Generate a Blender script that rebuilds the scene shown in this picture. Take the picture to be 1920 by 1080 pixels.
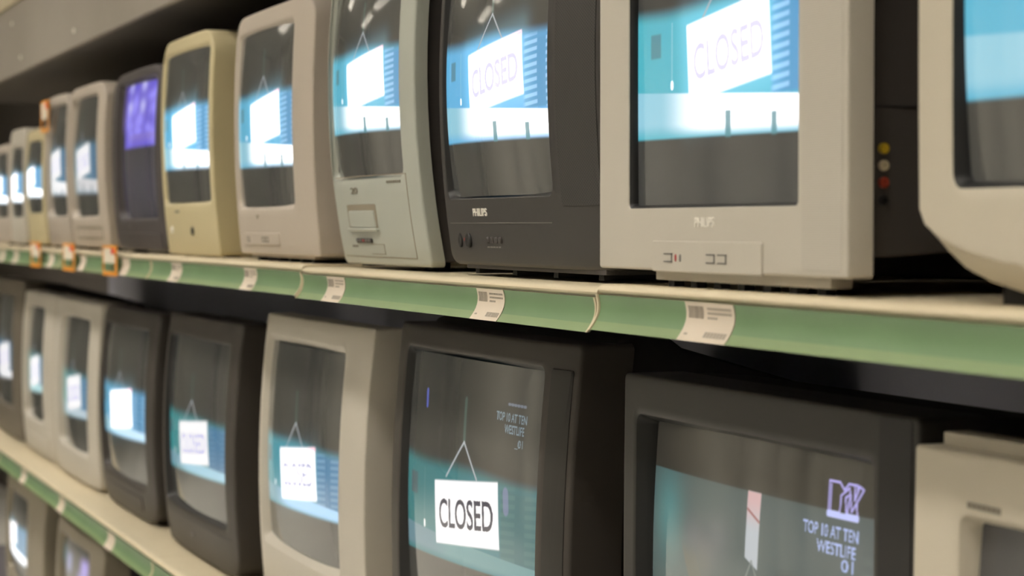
import bpy, bmesh, math, random
import numpy as np

for o in list(bpy.data.objects):
    bpy.data.objects.remove(o)
SC = bpy.context.scene
COL = SC.collection

# ------------------------------------------------------------------ camera, world, exposure
EYE = 1.45                                   # lens height above the floor
cam_d = bpy.data.cameras.new('camera')
cam = bpy.data.objects.new('camera', cam_d)
COL.objects.link(cam)
cam_d.sensor_width = 36.0
cam_d.lens = 80.0
cam.location = (0.0, -1.0, EYE)
cam.rotation_euler = (math.radians(90 - 1.571), 0, math.radians(90 - 19.93))
cam_d.clip_start = 0.05
cam_d.dof.use_dof = True
cam_d.dof.focus_distance = 2.95
cam_d.dof.aperture_fstop = 6.0
SC.camera = cam

world = bpy.data.worlds.new('store_air')
SC.world = world
world.use_nodes = True
world.node_tree.nodes['Background'].inputs[0].default_value = (0.9, 0.93, 1.0, 1)
world.node_tree.nodes['Background'].inputs[1].default_value = 0.05

SC.view_settings.view_transform = 'Standard'
SC.view_settings.look = 'None'
SC.view_settings.exposure = 0.0
SC.view_settings.gamma = 1.0
SC.view_settings.use_curve_mapping = False
SC.cycles.max_bounces = 8
SC.cycles.sample_clamp_indirect = 6.0

LAMP = 38.0                                  # radiance of the fluorescent diffusers
LAMP_COL = (1.0, 0.945, 0.86)

# ------------------------------------------------------------------ materials
def principled(name):
    m = bpy.data.materials.new(name)
    m.use_nodes = True
    return m, m.node_tree, m.node_tree.nodes['Principled BSDF']

def plastic(name, col, rough=0.45, grain=0.05, bump=0.06, scale=900.0, metallic=0.0, spec=0.4):
    m, nt, b = principled(name)
    tc = nt.nodes.new('ShaderNodeTexCoord')
    n1 = nt.nodes.new('ShaderNodeTexNoise')
    n1.inputs['Scale'].default_value = scale
    n2 = nt.nodes.new('ShaderNodeTexNoise')
    n2.inputs['Scale'].default_value = 6.0
    nt.links.new(tc.outputs['Object'], n1.inputs['Vector'])
    nt.links.new(tc.outputs['Object'], n2.inputs['Vector'])
    mix = nt.nodes.new('ShaderNodeMix')
    mix.data_type = 'RGBA'
    mix.inputs['A'].default_value = tuple(c * (1 - grain) for c in col) + (1,)
    mix.inputs['B'].default_value = tuple(min(1, c * (1 + grain)) for c in col) + (1,)
    nt.links.new(n2.outputs['Fac'], mix.inputs['Factor'])
    nt.links.new(mix.outputs['Result'], b.inputs['Base Color'])
    b.inputs['Roughness'].default_value = rough
    b.inputs['Metallic'].default_value = metallic
    b.inputs['Specular IOR Level'].default_value = spec
    if bump:
        bp = nt.nodes.new('ShaderNodeBump')
        bp.inputs['Strength'].default_value = bump
        bp.inputs['Distance'].default_value = 0.0006
        nt.links.new(n1.outputs['Fac'], bp.inputs['Height'])
        nt.links.new(bp.outputs['Normal'], b.inputs['Normal'])
    return m

def grille_mat(name, col, dark, pitch, kind):
    """speaker grille: 'dots' = punched holes, 'ribs' = fine level ribs"""
    m, nt, b = principled(name)
    tc = nt.nodes.new('ShaderNodeTexCoord')
    sep = nt.nodes.new('ShaderNodeSeparateXYZ')
    nt.links.new(tc.outputs['Object'], sep.inputs[0])
    def wave(out, per, ph=0.0):
        a = nt.nodes.new('ShaderNodeMath'); a.operation = 'MULTIPLY_ADD'
        a.inputs[1].default_value = 2 * math.pi / per
        a.inputs[2].default_value = ph
        nt.links.new(out, a.inputs[0])
        s = nt.nodes.new('ShaderNodeMath'); s.operation = 'SINE'
        nt.links.new(a.outputs[0], s.inputs[0])
        return s.outputs[0]
    if kind == 'ribs':
        f = wave(sep.outputs[2], pitch)
    else:
        p = nt.nodes.new('ShaderNodeMath'); p.operation = 'MULTIPLY'
        nt.links.new(wave(sep.outputs[0], pitch * 1.6), p.inputs[0])
        nt.links.new(wave(sep.outputs[2], pitch), p.inputs[1])
        f = p.outputs[0]
    mr = nt.nodes.new('ShaderNodeMapRange')
    mr.inputs['From Min'].default_value = -0.2
    mr.inputs['From Max'].default_value = 0.5
    nt.links.new(f, mr.inputs['Value'])
    mix = nt.nodes.new('ShaderNodeMix'); mix.data_type = 'RGBA'
    mix.inputs['A'].default_value = (*col, 1)
    mix.inputs['B'].default_value = (*dark, 1)
    nt.links.new(mr.outputs['Result'], mix.inputs['Factor'])
    nt.links.new(mix.outputs['Result'], b.inputs['Base Color'])
    b.inputs['Roughness'].default_value = 0.55
    return m

def screen_mat(name, base, rough=0.06):
    m, nt, b = principled(name)
    at = nt.nodes.new('ShaderNodeVertexColor')
    at.layer_name = 'picture'
    b.inputs['Base Color'].default_value = (*base, 1)
    b.inputs['Roughness'].default_value = rough
    b.inputs['Specular IOR Level'].default_value = 0.5
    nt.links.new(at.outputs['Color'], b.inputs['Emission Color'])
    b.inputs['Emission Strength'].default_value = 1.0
    try:
        m.cycles.emission_sampling = 'NONE'
    except Exception:
        pass
    return m

def lamp_mat(name, col, strength):
    m, nt, b = principled(name)
    b.inputs['Base Color'].default_value = (0.8, 0.8, 0.8, 1)
    b.inputs['Emission Color'].default_value = (*col, 1)
    b.inputs['Emission Strength'].default_value = strength
    return m

def panel_mat(name, a, bcol, scale):
    m, nt, b = principled(name)
    tc = nt.nodes.new('ShaderNodeTexCoord')
    n = nt.nodes.new('ShaderNodeTexNoise')
    n.inputs['Scale'].default_value = scale
    n.inputs['Detail'].default_value = 4
    nt.links.new(tc.outputs['Object'], n.inputs['Vector'])
    mix = nt.nodes.new('ShaderNodeMix'); mix.data_type = 'RGBA'
    mix.inputs['A'].default_value = (*a, 1)
    mix.inputs['B'].default_value = (*bcol, 1)
    nt.links.new(n.outputs['Fac'], mix.inputs['Factor'])
    nt.links.new(mix.outputs['Result'], b.inputs['Base Color'])
    b.inputs['Roughness'].default_value = 0.6
    return m

M = {}
M['silver'] = plastic('silver_plastic', (0.50, 0.465, 0.40))
M['beige'] = plastic('beige_plastic', (0.54, 0.49, 0.395))
M['cream'] = plastic('cream_plastic', (0.52, 0.45, 0.27))
M['warmgrey'] = plastic('warm_grey_plastic', (0.47, 0.41, 0.345))
M['greengrey'] = plastic('green_grey_plastic', (0.40, 0.415, 0.365))
M['pinkgrey'] = plastic('pinkish_grey_plastic', (0.42, 0.37, 0.315))
M['tan'] = plastic('tan_cabinet_plastic', (0.26, 0.225, 0.165))
M['dimbrown'] = plastic('dim_brown_plastic', (0.13, 0.11, 0.085))
M['charcoal'] = plastic('charcoal_plastic', (0.038, 0.035, 0.0335), rough=0.45, spec=0.3)
M['black'] = plastic('black_plastic', (0.024, 0.0225, 0.020), rough=0.45, spec=0.3)
M['brownblack'] = plastic('brown_black_plastic', (0.044, 0.038, 0.033), rough=0.45, spec=0.3)
M['violetblack'] = plastic('dark_slate_plastic', (0.062, 0.054, 0.055), rough=0.45, spec=0.3)
M['cabblack'] = plastic('cabinet_black_plastic', (0.018, 0.017, 0.0165), rough=0.6, spec=0.3)
M['cabgrey'] = plastic('cabinet_dark_grey_plastic', (0.058, 0.052, 0.050), rough=0.55, spec=0.3)
M['pit'] = plastic('surround_black', (0.012, 0.012, 0.012), rough=0.5, bump=0)
M['rubber'] = plastic('rubber_black', (0.02, 0.02, 0.02), rough=0.8, bump=0)
M['button'] = plastic('button_grey', (0.16, 0.15, 0.14), rough=0.5, bump=0)
M['redmark'] = plastic('red_plastic', (0.30, 0.03, 0.03), rough=0.5, bump=0)
M['chrome'] = plastic('bright_logo_metal', (0.92, 0.88, 0.80), rough=0.3, bump=0)
M['logodim'] = plastic('grey_logo_print', (0.17, 0.15, 0.12), rough=0.5, bump=0)
M['rca_yellow'] = plastic('yellow_jack_plastic', (0.55, 0.38, 0.02), rough=0.4, bump=0)
M['rca_white'] = plastic('white_jack_plastic', (0.55, 0.48, 0.33), rough=0.4, bump=0)
M['rca_red'] = plastic('red_jack_plastic', (0.35, 0.04, 0.02), rough=0.4, bump=0)
M['rib'] = grille_mat('ribbed_silver_grille', (0.50, 0.465, 0.40), (0.43, 0.40, 0.345), 0.0022, 'ribs')
M['dots'] = grille_mat('punched_charcoal_grille', (0.034, 0.031, 0.029), (0.008, 0.0075, 0.007), 0.0044, 'dots')
M['shelf'] = plastic('cream_shelf_enamel', (0.66, 0.57, 0.40), rough=0.4, bump=0.02)
M['green'] = plastic('green_strip_plastic', (0.135, 0.225, 0.112), rough=0.45, grain=0.16, bump=0)
M['greenlip'] = plastic('pale_green_strip_plastic', (0.19, 0.265, 0.125), rough=0.45, grain=0.1, bump=0)
M['paper'] = plastic('label_paper', (0.62, 0.54, 0.44), rough=0.7, bump=0)
M['ink'] = plastic('label_ink', (0.33, 0.29, 0.24), rough=0.7, bump=0)
M['orange'] = plastic('orange_card_print', (0.75, 0.30, 0.03), rough=0.5, bump=0)
M['cardwhite'] = plastic('white_card', (0.75, 0.68, 0.55), rough=0.6, bump=0)
M['cardred'] = plastic('red_card_print', (0.70, 0.09, 0.05), rough=0.5, bump=0)
M['fascia'] = panel_mat('grey_brown_fascia_enamel', (0.235, 0.21, 0.175), (0.29, 0.26, 0.22), 3)
M['steel'] = plastic('screw_steel', (0.75, 0.72, 0.66), rough=0.3, bump=0)
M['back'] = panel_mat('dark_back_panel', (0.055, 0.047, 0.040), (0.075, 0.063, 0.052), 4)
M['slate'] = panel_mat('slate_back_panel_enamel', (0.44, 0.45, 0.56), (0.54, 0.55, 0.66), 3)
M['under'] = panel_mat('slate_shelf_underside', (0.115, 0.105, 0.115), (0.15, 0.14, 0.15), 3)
M['floor'] = panel_mat('pale_floor_tile', (0.52, 0.50, 0.45), (0.60, 0.58, 0.53), 2)
M['ceil'] = panel_mat('ceiling_paint', (0.62, 0.60, 0.56), (0.66, 0.64, 0.6), 2)
M['wallo'] = panel_mat('grey_wall_paint', (0.50, 0.48, 0.43), (0.58, 0.56, 0.50), 1.2)
M['wallp'] = panel_mat('light_panel_paint', (0.68, 0.66, 0.58), (0.74, 0.72, 0.64), 1.2)
M['walld'] = panel_mat('dark_panel_paint', (0.10, 0.095, 0.09), (0.14, 0.13, 0.12), 1.2)
M['added_louvre'] = plastic('added_louvre_grey', (0.30, 0.29, 0.27), rough=0.6, bump=0)
M['diffuser'] = lamp_mat('fluorescent_diffuser', LAMP_COL, LAMP)
M['glass_warm'] = screen_mat('tube_glass', (0.085, 0.082, 0.074))
M['glass_cool'] = screen_mat('dark_tube_glass', (0.060, 0.060, 0.058))

# ------------------------------------------------------------------ mesh helpers
def finish(name, bm, mat, parent=None, angle=32, smooth=True):
    bmesh.ops.recalc_face_normals(bm, faces=bm.faces)
    me = bpy.data.meshes.new(name)
    bm.to_mesh(me)
    bm.free()
    if smooth:
        me.polygons.foreach_set('use_smooth', [True] * len(me.polygons))
        me.set_sharp_from_angle(angle=math.radians(angle))
    me.materials.append(M[mat])
    o = bpy.data.objects.new(name, me)
    COL.objects.link(o)
    if parent is not None:
        o.parent = parent
    return o

def tag(o, label=None, cat=None, group=None, kind=None):
    if label: o['label'] = label
    if cat: o['category'] = cat
    if group: o['group'] = group
    if kind: o['kind'] = kind
    return o

def empty(name, loc):
    o = bpy.data.objects.new(name, None)
    o.empty_display_size = 0.1
    COL.objects.link(o)
    o.location = loc
    return o

def box(bm, x0, x1, y0, y1, z0, z1, bev=0.0):
    vs = [bm.verts.new((x, y, z)) for x in (x0, x1) for y in (y0, y1) for z in (z0, z1)]
    fs = [(0, 1, 3, 2), (4, 6, 7, 5), (0, 4, 5, 1), (2, 3, 7, 6), (0, 2, 6, 4), (1, 5, 7, 3)]
    faces = [bm.faces.new([vs[i] for i in f]) for f in fs]
    if bev:
        es = list({e for f in faces for e in f.edges})
        bmesh.ops.bevel(bm, geom=es, offset=bev, segments=2, profile=0.7, affect='EDGES')

def loft(bm, rings, cap0=False, cap1=False):
    vr = [[bm.verts.new(p) for p in r] for r in rings]
    n = len(vr[0])
    for a, b in zip(vr[:-1], vr[1:]):
        for i in range(n):
            j = (i + 1) % n
            bm.faces.new((a[i], a[j], b[j], b[i]))
    if cap0: bm.faces.new(vr[0])
    if cap1: bm.faces.new(list(reversed(vr[-1])))
    return vr

def rrect(x0, x1, z0, z1, rt, rb, n=6, m=10):
    """rounded rectangle outline; rt, rb = (rx, rz) of the top and bottom corners"""
    P = []
    cs = [(x0 + rb[0], z0 + rb[1], rb, math.pi), (x1 - rb[0], z0 + rb[1], rb, 1.5 * math.pi),
          (x1 - rt[0], z1 - rt[1], rt, 0.0), (x0 + rt[0], z1 - rt[1], rt, 0.5 * math.pi)]
    arcs = []
    for cx, cz, r, a0 in cs:
        arcs.append([(cx + r[0] * math.cos(a0 + 0.5 * math.pi * k / n), cz + r[1] * math.sin(a0 + 0.5 * math.pi * k / n)) for k in range(n + 1)])
    for q in range(4):
        P += arcs[q]
        a, b = arcs[q][-1], arcs[(q + 1) % 4][0]
        for k in range(1, m):
            t = k / m
            P.append((a[0] + (b[0] - a[0]) * t, a[1] + (b[1] - a[1]) * t))
    return P

_font = {}
def text_mesh(s, body=None):
    """2-D triangles of a word in Blender's own font: verts (n,2), tris (m,3)"""
    if s in _font:
        return _font[s]
    cu = bpy.data.curves.new('lettering', 'FONT')
    cu.body = s
    cu.resolution_u = 6
    cu.offset = 0.012
    ob = bpy.data.objects.new('lettering', cu)
    COL.objects.link(ob)
    dg = bpy.context.evaluated_depsgraph_get()
    me = bpy.data.meshes.new_from_object(ob.evaluated_get(dg))
    me.calc_loop_triangles()
    v = np.array([(p.co.x, p.co.y) for p in me.vertices])
    t = np.array([tuple(l.vertices) for l in me.loop_triangles])
    bpy.data.objects.remove(ob)
    bpy.data.curves.remove(cu)
    bpy.data.meshes.remove(me)
    v -= v.min(0)
    v /= v.max(0)
    _font[s] = (v, t)
    return _font[s]

_mask = {}
def text_mask(s, W=420, H=120):
    """coverage of the word over its own box, row 0 at the bottom"""
    if s in _mask:
        return _mask[s]
    v, t = text_mesh(s)
    A = np.zeros((H, W), np.float32)
    p = v * (W - 1, H - 1)
    for a, b, c in t:
        q = p[[a, b, c]]
        x0, y0 = np.floor(q.min(0)).astype(int)
        x1, y1 = np.ceil(q.max(0)).astype(int)
        X, Y = np.meshgrid(np.arange(max(x0, 0), min(x1, W - 1) + 1), np.arange(max(y0, 0), min(y1, H - 1) + 1))
        d = (q[1, 0] - q[0, 0]) * (q[2, 1] - q[0, 1]) - (q[2, 0] - q[0, 0]) * (q[1, 1] - q[0, 1])
        if abs(d) < 1e-9: continue
        l1 = ((X - q[0, 0]) * (q[2, 1] - q[0, 1]) - (q[2, 0] - q[0, 0]) * (Y - q[0, 1])) / d
        l2 = ((q[1, 0] - q[0, 0]) * (Y - q[0, 1]) - (X - q[0, 0]) * (q[1, 1] - q[0, 1])) / d
        ok = (l1 >= -0.02) & (l2 >= -0.02) & (l1 + l2 <= 1.02)
        A[Y[ok], X[ok]] = 1
    _mask[s] = A
    return A

def word(U, V, s, u0, u1, v0, v1):
    """sample a word laid over the picture box (u0..u1, v0..v1)"""
    A = text_mask(s)
    H, W = A.shape
    x = (U - u0) / (u1 - u0) * (W - 1)
    y = (V - v0) / (v1 - v0) * (H - 1)
    ok = (x > 0) & (x < W - 1) & (y > 0) & (y < H - 1)
    xi = np.clip(x, 0, W - 2); yi = np.clip(y, 0, H - 2)
    i = xi.astype(int); j = yi.astype(int)
    fx = xi - i; fy = yi - j
    r = (A[j, i] * (1 - fx) * (1 - fy) + A[j, i + 1] * fx * (1 - fy) + A[j + 1, i] * (1 - fx) * fy + A[j + 1, i + 1] * fx * fy)
    return r * ok

def step(a, b, x):
    t = np.clip((x - a) / (b - a), 0, 1)
    return t * t * (3 - 2 * t)

def line(U, V, p, q, w, soft=1.6):
    """coverage of a stroke in picture units (4 wide, 3 high)"""
    X, Y = U * 4, V * 3
    p = (p[0] * 4, p[1] * 3); q = (q[0] * 4, q[1] * 3)
    dx, dy = q[0] - p[0], q[1] - p[1]
    t = np.clip(((X - p[0]) * dx + (Y - p[1]) * dy) / (dx * dx + dy * dy + 1e-12), 0, 1)
    d = np.hypot(X - p[0] - t * dx, Y - p[1] - t * dy)
    return 1 - step(w / 2, w / 2 * soft, d)

def over(C, col, a):
    return C * (1 - a[..., None]) + np.array(col, np.float32) * a[..., None]

# ------------------------------------------------------------------ the broadcast pictures
def pic_closed(U, V, du=0.0, dv=0.0, zoom=1.0, teal=1.0, white=1.3, ink=(0.01, 0.012, 0.04), thin=0.0,
               lo0=0.23, los=-0.012, hi0=0.385, his=-0.065, bw=None, slat=0.75, bcs=1.0, hh=0.375, overlay=0.0, blur=0.004, blue=0.0, tilt=5.5, bandw=1.0):
    U = (U - 0.5 - du) / zoom + 0.5
    V = (V - 0.5 - dv) / zoom + 0.5
    b = blur
    C = np.zeros(U.shape + (3,), np.float32)
    C += np.array((0.010, 0.012, 0.012), np.float32)
    # window glass behind the card
    g = np.stack([(0.02 + 0.10 * blue + 0.02 * U) * teal, (0.34 + 0.02 * U) * teal, (0.36 + 0.45 * blue + 0.08 * U) * teal], -1).astype(np.float32)
    lo = lo0 + los * U
    band = 0.14
    bw = bw or (white, white, white * 1.02)
    m = (1 - step(0.615 - 3 * b, 0.66 + 3 * b, V + 0.006 * np.sin(U * 9))) * step(lo - 2 * b, lo + 2 * b, V)
    C = C * (1 - m[..., None]) + g * m[..., None]
    # blind slats at the right and the post between them
    bl = step(0.73, 0.76, U) * step(0.33, 0.345, V) * (1 - step(0.60, 0.64, V))
    C = over(C, (0.05 * teal * bcs, 0.25 * teal, 0.48 * teal * bcs), bl)
    sl = step(0.2, 0.8, 0.5 + 0.5 * np.sin(2 * math.pi * (V * 34 - U * 3.6))) * bl * (1 - step(0.83, 0.835, U) * (1 - step(0.885, 0.89, U)))
    C = over(C, (0.30 * teal * bcs, 0.56 * teal, 0.80 * teal * bcs), sl * slat)
    # dark object and lamp cord at the left
    C = over(C, (0.05, 0.13 * teal, 0.16 * teal), step(0.02, 0.03, U) * (1 - step(0.085, 0.10, U)) * step(0.49, 0.50, V) * (1 - step(0.57, 0.58, V)) * 0.7)
    C = over(C, (0.35 * teal, 0.6 * teal, 0.65 * teal), line(U, V, (0.165, 0.40), (0.165, 0.60), 0.02) * 0.4)
    C = over(C, (white, white, white), line(U, V, (0.165, 0.395), (0.165, 0.405), 0.045))
    # overexposure bloom painted round the card, then the ledge below it
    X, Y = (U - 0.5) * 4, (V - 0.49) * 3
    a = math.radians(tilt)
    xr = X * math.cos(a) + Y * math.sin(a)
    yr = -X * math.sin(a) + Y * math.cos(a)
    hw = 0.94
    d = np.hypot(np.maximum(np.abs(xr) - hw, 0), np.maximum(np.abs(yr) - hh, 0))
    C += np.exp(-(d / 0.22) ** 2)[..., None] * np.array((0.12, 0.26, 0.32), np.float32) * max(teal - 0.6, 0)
    hi = hi0 + his * U
    bm_ = step(lo - 2 * b, lo + 0.35 * np.maximum(hi - lo, 0.01), V) * (1 - step(hi - b, hi + b, V))
    t = step(0.08, 0.42, U) ** (1.0 / bandw)
    bc = np.stack([0.20 * teal + (bw[0] - 0.20 * teal) * t, 0.45 * teal + (bw[1] - 0.45 * teal) * t, 0.56 * teal + (bw[2] - 0.56 * teal) * t], -1)
    C = C * (1 - bm_[..., None]) + bc.astype(np.float32) * bm_[..., None]
    for uu, hgt, ww in ((0.505, 0.55, 0.016), (0.755, 0.45, 0.014)) if his > -0.1 and lo0 < 0.25 else ():
        k = (1 - step(ww * 0.8, ww * 1.2, np.abs(U - uu))) * (1 - step(lo + hgt * band - b, lo + hgt * band + b, V)) * step(lo - 0.01, lo, V)
        C = over(C, (0.05 * teal, 0.20 * teal, 0.24 * teal), k * 0.9)
    # hook strip, string
    C = over(C, (0.06, 0.13, 0.11), line(U, V, (0.485, 0.73), (0.48, 0.88), 0.055) * 0.6)
    for e in ((0.355, 0.598), (0.585, 0.618)):
        C = over(C, (0.42, 0.46, 0.50), line(U, V, (0.485, 0.735), e, 0.022) * 0.9)
    # the card and its word
    sb = b * 6
    card = (1 - step(hw - sb, hw + sb, np.abs(xr))) * (1 - step(hh - sb, hh + sb, np.abs(yr)))
    C = over(C, (white, white * 0.985, white * 1.0), card)
    if white > 1.05:
        C = over(C, (white * 0.9, white * 0.45, white * 0.55), card * step(hh - 0.07, hh - 0.02, yr) * step(0.5, 0.9, xr))
    T = word(xr, yr, 'CLOSED', -0.80, 0.80, -0.50 * hh, 0.42 * hh)
    if thin:
        T = T * (1 - thin) 
    C = over(C, ink, T)
    if overlay:
        for s, bx in (('TOP 10 AT TEN', (0.695, 0.875, 0.838, 0.866)), ('WESTLIFE', (0.75, 0.865, 0.798, 0.828)), ('_01', (0.815, 0.862, 0.754, 0.784))):
            C = over(C, (0.15, 0.23, 0.29), word(U, V, s, *bx) * overlay)
        for q in range(6):
            C = over(C, (0.13, 0.17, 0.24), line(U, V, (0.765 + q * 0.018, 0.895), (0.775 + q * 0.018, 0.895), 0.022) * 0.8)
        C = over(C, (0.22, 0.22, 0.45), line(U, V, (0.775, 0.60), (0.78, 0.55), 0.10) * 0.5)
        C = over(C, (0.10, 0.13, 0.55), line(U, V, (0.155, 0.83), (0.15, 0.88), 0.05) * 0.8)
    return C

def pic_chart(U, V):
    """later frame with the channel's chart caption"""
    C = np.zeros(U.shape + (3,), np.float32) + np.array((0.006, 0.006, 0.005), np.float32)
    m = 1 - step(0.848, 0.854, V)
    base = np.stack([0.034 + 0.02 * U, 0.070 + 0.008 * U, 0.070 + 0.012 * U], -1).astype(np.float32)
    C = C * (1 - m[..., None]) + base * m[..., None]
    gl = np.exp(-((U - 0.10) / 0.075) ** 2 - ((V - 0.72) / 0.13) ** 2) * m
    C += gl[..., None] * np.array((0.0, 0.10, 0.105), np.float32)
    # counter top, heap on it, lower left
    arc = (np.hypot((U - 0.62) * 4, (V - 0.93) * 3))
    C = over(C, (0.085, 0.085, 0.05), (step(1.72, 1.76, arc) * (1 - step(1.95, 2.0, arc)) * step(0.12, 0.2, U) * (1 - step(0.40, 0.46, U)) * (1 - step(0.60, 0.66, V))) * 0.6)
    for cx, cz, rr, cc in ((0.24, 0.68, 0.05, (0.10, 0.11, 0.12)), (0.30, 0.64, 0.06, (0.12, 0.12, 0.13)), (0.36, 0.70, 0.05, (0.11, 0.12, 0.13)), (0.28, 0.60, 0.05, (0.09, 0.10, 0.08))):
        q = np.exp(-((U - cx) / rr) ** 2 - ((V - cz) / (rr * 1.1)) ** 2)
        C = over(C, cc, q * 0.6)
    # two soft dark blobs, head and shoulders shaped
    q = np.exp(-((U - 0.66) / 0.045) ** 4 - ((V - 0.60) / 0.05) ** 4)
    C = over(C, (0.03, 0.045, 0.045), q * 0.75)
    q = np.exp(-((U - 0.67) / 0.085) ** 4 - ((V - 0.50) / 0.06) ** 4)
    C = over(C, (0.035, 0.05, 0.05), q * 0.7)
    # card seen edge on, with its string
    k = (1 - step(0.026, 0.029, np.abs(U - 0.512 - (V - 0.70) * 0.03))) * step(0.655 - 0.5 * (U - 0.49), 0.662 - 0.5 * (U - 0.49), V) * m
    C = over(C, (0.42, 0.46, 0.50), k)
    C = over(C, (0.62, 0.34, 0.34), k * step(0.73, 0.84, V) * 0.8)
    C = over(C, (0.30, 0.12, 0.12), line(U, V, (0.49, 0.80), (0.54, 0.77), 0.02) * k)
    for e in ((0.42, 0.46), (0.60, 0.48)):
        C = over(C, (0.17, 0.20, 0.20), line(U, V, (0.512, 0.655), e, 0.02) * 0.7)
    C = over(C, (0.09, 0.12, 0.12), step(0.9, 0.94, U) * (0.5 + 0.5 * np.sin(V * 120)) * (1 - step(0.72, 0.76, V)) * 0.8)
    # captions
    ink = (0.36, 0.45, 0.78)
    for s, bx in (('TOP 10 AT TEN', (0.712, 0.900, 0.778, 0.811)), ('WESTLIFE', (0.762, 0.893, 0.735, 0.768)), ('01', (0.848, 0.888, 0.697, 0.730))):
        C = over(C, ink, word(U, V, s, *bx))
    # channel emblem: a big block letter in outline with two small ones across it
    u0, u1, v0, v1 = 0.797, 0.905, 0.840, 0.928
    def L(x, y): return (u0 + (u1 - u0) * x, v0 + (v1 - v0) * y)
    ml = (0.40, 0.36, 0.78)
    strokes = [((0, 0), (0, 1)), ((0, 1), (.33, 1)), ((.33, 1), (.47, .80)), ((.47, .80), (.60, 1)), ((.60, 1), (.86, 1)), ((.86, 1), (.88, .8)),
               ((.86, .45), (.90, 0)), ((.07, .12), (.07, .90)), ((.36, .12), (.38, .62)), ((.38, .62), (.62, .88)), ((.62, .88), (.66, .70)),
               ((.66, .70), (.52, .58)), ((.52, .58), (.56, .14)), ((.66, .70), (.72, .20)), ((.72, .20), (1.05, .90)), ((1.05, .90), (.92, .98)),
               ((.92, .98), (.80, .55)), ((.80, .55), (.78, .95)), ((.60, .16), (.64, .58))]
    for p, q in strokes:
        C = over(C, ml, line(U, V, L(*p), L(*q), 0.015))
    for p, q in (((0, .05), (.33, .05)), ((.55, .05), (.90, .05)), ((0, .0), (.90, .0)), ((.4, .02), (.52, .02))):
        C = over(C, (0.5, 0.55, 0.95), line(U, V, L(*p), L(*q), 0.032))
    return C

def pic_violet(U, V):
    rnd = random.Random(4)
    C = np.zeros(U.shape + (3,), np.float32) + np.array((0.006, 0.006, 0.014), np.float32)
    m = step(0.50, 0.53, V) * (1 - step(0.97, 0.99, V)) * step(0.16, 0.2, U) 
    C = over(C, (0.10, 0.07, 0.60), m * 0.95)
    C = over(C, (0.10, 0.07, 0.30), step(0.02, 0.05, U) * (1 - step(0.13, 0.17, U)) * step(0.6, 0.7, V) * 0.8)
    for _ in range(16):
        cx, cz = rnd.uniform(0.25, 0.95), rnd.uniform(0.56, 0.95)
        q = np.exp(-((U - cx) / rnd.uniform(0.03, 0.09)) ** 2 - ((V - cz) / rnd.uniform(0.02, 0.08)) ** 2) * m
        C = over(C, (0.34, 0.30, 1.0), q * 0.7)
    for cx in (0.34, 0.66):
        q = np.exp(-((U - cx) / 0.05) ** 2) * step(0.70, 0.76, V) * (0.55 + 0.45 * np.sin(V * 40 + cx * 20)) * m
        C = over(C, (0.80, 0.80, 1.1), q * 0.6)
    C = over(C, (0.22, 0.16, 0.55), step(0.3, 0.34, U) * step(0.52, .60, V) * (1 - step(0.60, 0.62, V)) * 0.6)
    C += (np.exp(-((V - 0.25) / 0.25) ** 2) * 0.02)[..., None] * np.array((0.4, 0.4, 1.0), np.float32)
    return C

def pic_violet_small(U, V):
    C = np.zeros(U.shape + (3,), np.float32) + np.array((0.008, 0.010, 0.012), np.float32)
    for cx, cz, r, c in ((0.80, 0.80, 0.10, (0.30, 0.24, 0.62)), (0.35, 0.77, 0.10, (0.20, 0.22, 0.40)), (0.75, 0.62, 0.12, (0.25, 0.2, 0.55)), (0.12, 0.8, 0.1, (0.05, 0.12, 0.14))):
        C = over(C, c, np.exp(-((U - cx) / r) ** 4 - ((V - cz) / r) ** 4))
    return C

def pic_dark(U, V):
    C = np.zeros(U.shape + (3,), np.float32) + np.array((0.004, 0.004, 0.006), np.float32)
    return C

PICS = {'closed': pic_closed, 'chart': pic_chart, 'violet': pic_violet, 'violet_small': pic_violet_small, 'dark': pic_dark}

# ------------------------------------------------------------------ the setting
def struct(name, bm, mat, smooth=False):
    o = finish(name, bm, mat, smooth=smooth)
    o['kind'] = 'structure'
    return o

X_FAR, X_NEAR = -16.0, 4.0
bm = bmesh.new(); box(bm, X_FAR, X_NEAR, -3.5, 0.75, -0.1, 0.0); struct('floor', bm, 'floor')
bm = bmesh.new(); box(bm, X_FAR, X_NEAR, -3.5, 0.75, 3.1, 3.2); struct('ceiling', bm, 'ceil')
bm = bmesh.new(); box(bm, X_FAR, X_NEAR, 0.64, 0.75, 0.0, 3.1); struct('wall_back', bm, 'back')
bm = bmesh.new(); box(bm, X_FAR, X_NEAR, -3.6, -3.5, 0.0, 3.1); struct('wall_opposite', bm, 'wallo')
bm = bmesh.new(); box(bm, X_FAR - 0.1, X_FAR, -3.6, 0.75, 0.0, 3.1); struct('wall_left', bm, 'wallo')
bm = bmesh.new(); box(bm, X_NEAR, X_NEAR + 0.1, -3.6, 0.75, 0.0, 3.1); struct('wall_right', bm, 'wallo')
k = 0
rnd = random.Random(11)
x = X_FAR + 0.3
while x < 3.0:                                # pilasters and panels of the far side of the aisle, seen in the tube glass
    k += 1
    wd = rnd.choice((0.08, 0.12, 0.5, 0.9, 0.06, 0.35))
    bm = bmesh.new(); box(bm, x, x + wd, -3.5, -3.5 + rnd.choice((0.03, 0.06, 0.12)), 0.0, rnd.choice((3.1, 2.6, 2.9)))
    struct('trim_%d' % k, bm, rnd.choice(('wallp', 'walld', 'wallp')))
    x += wd + rnd.uniform(0.15, 0.7)

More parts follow.
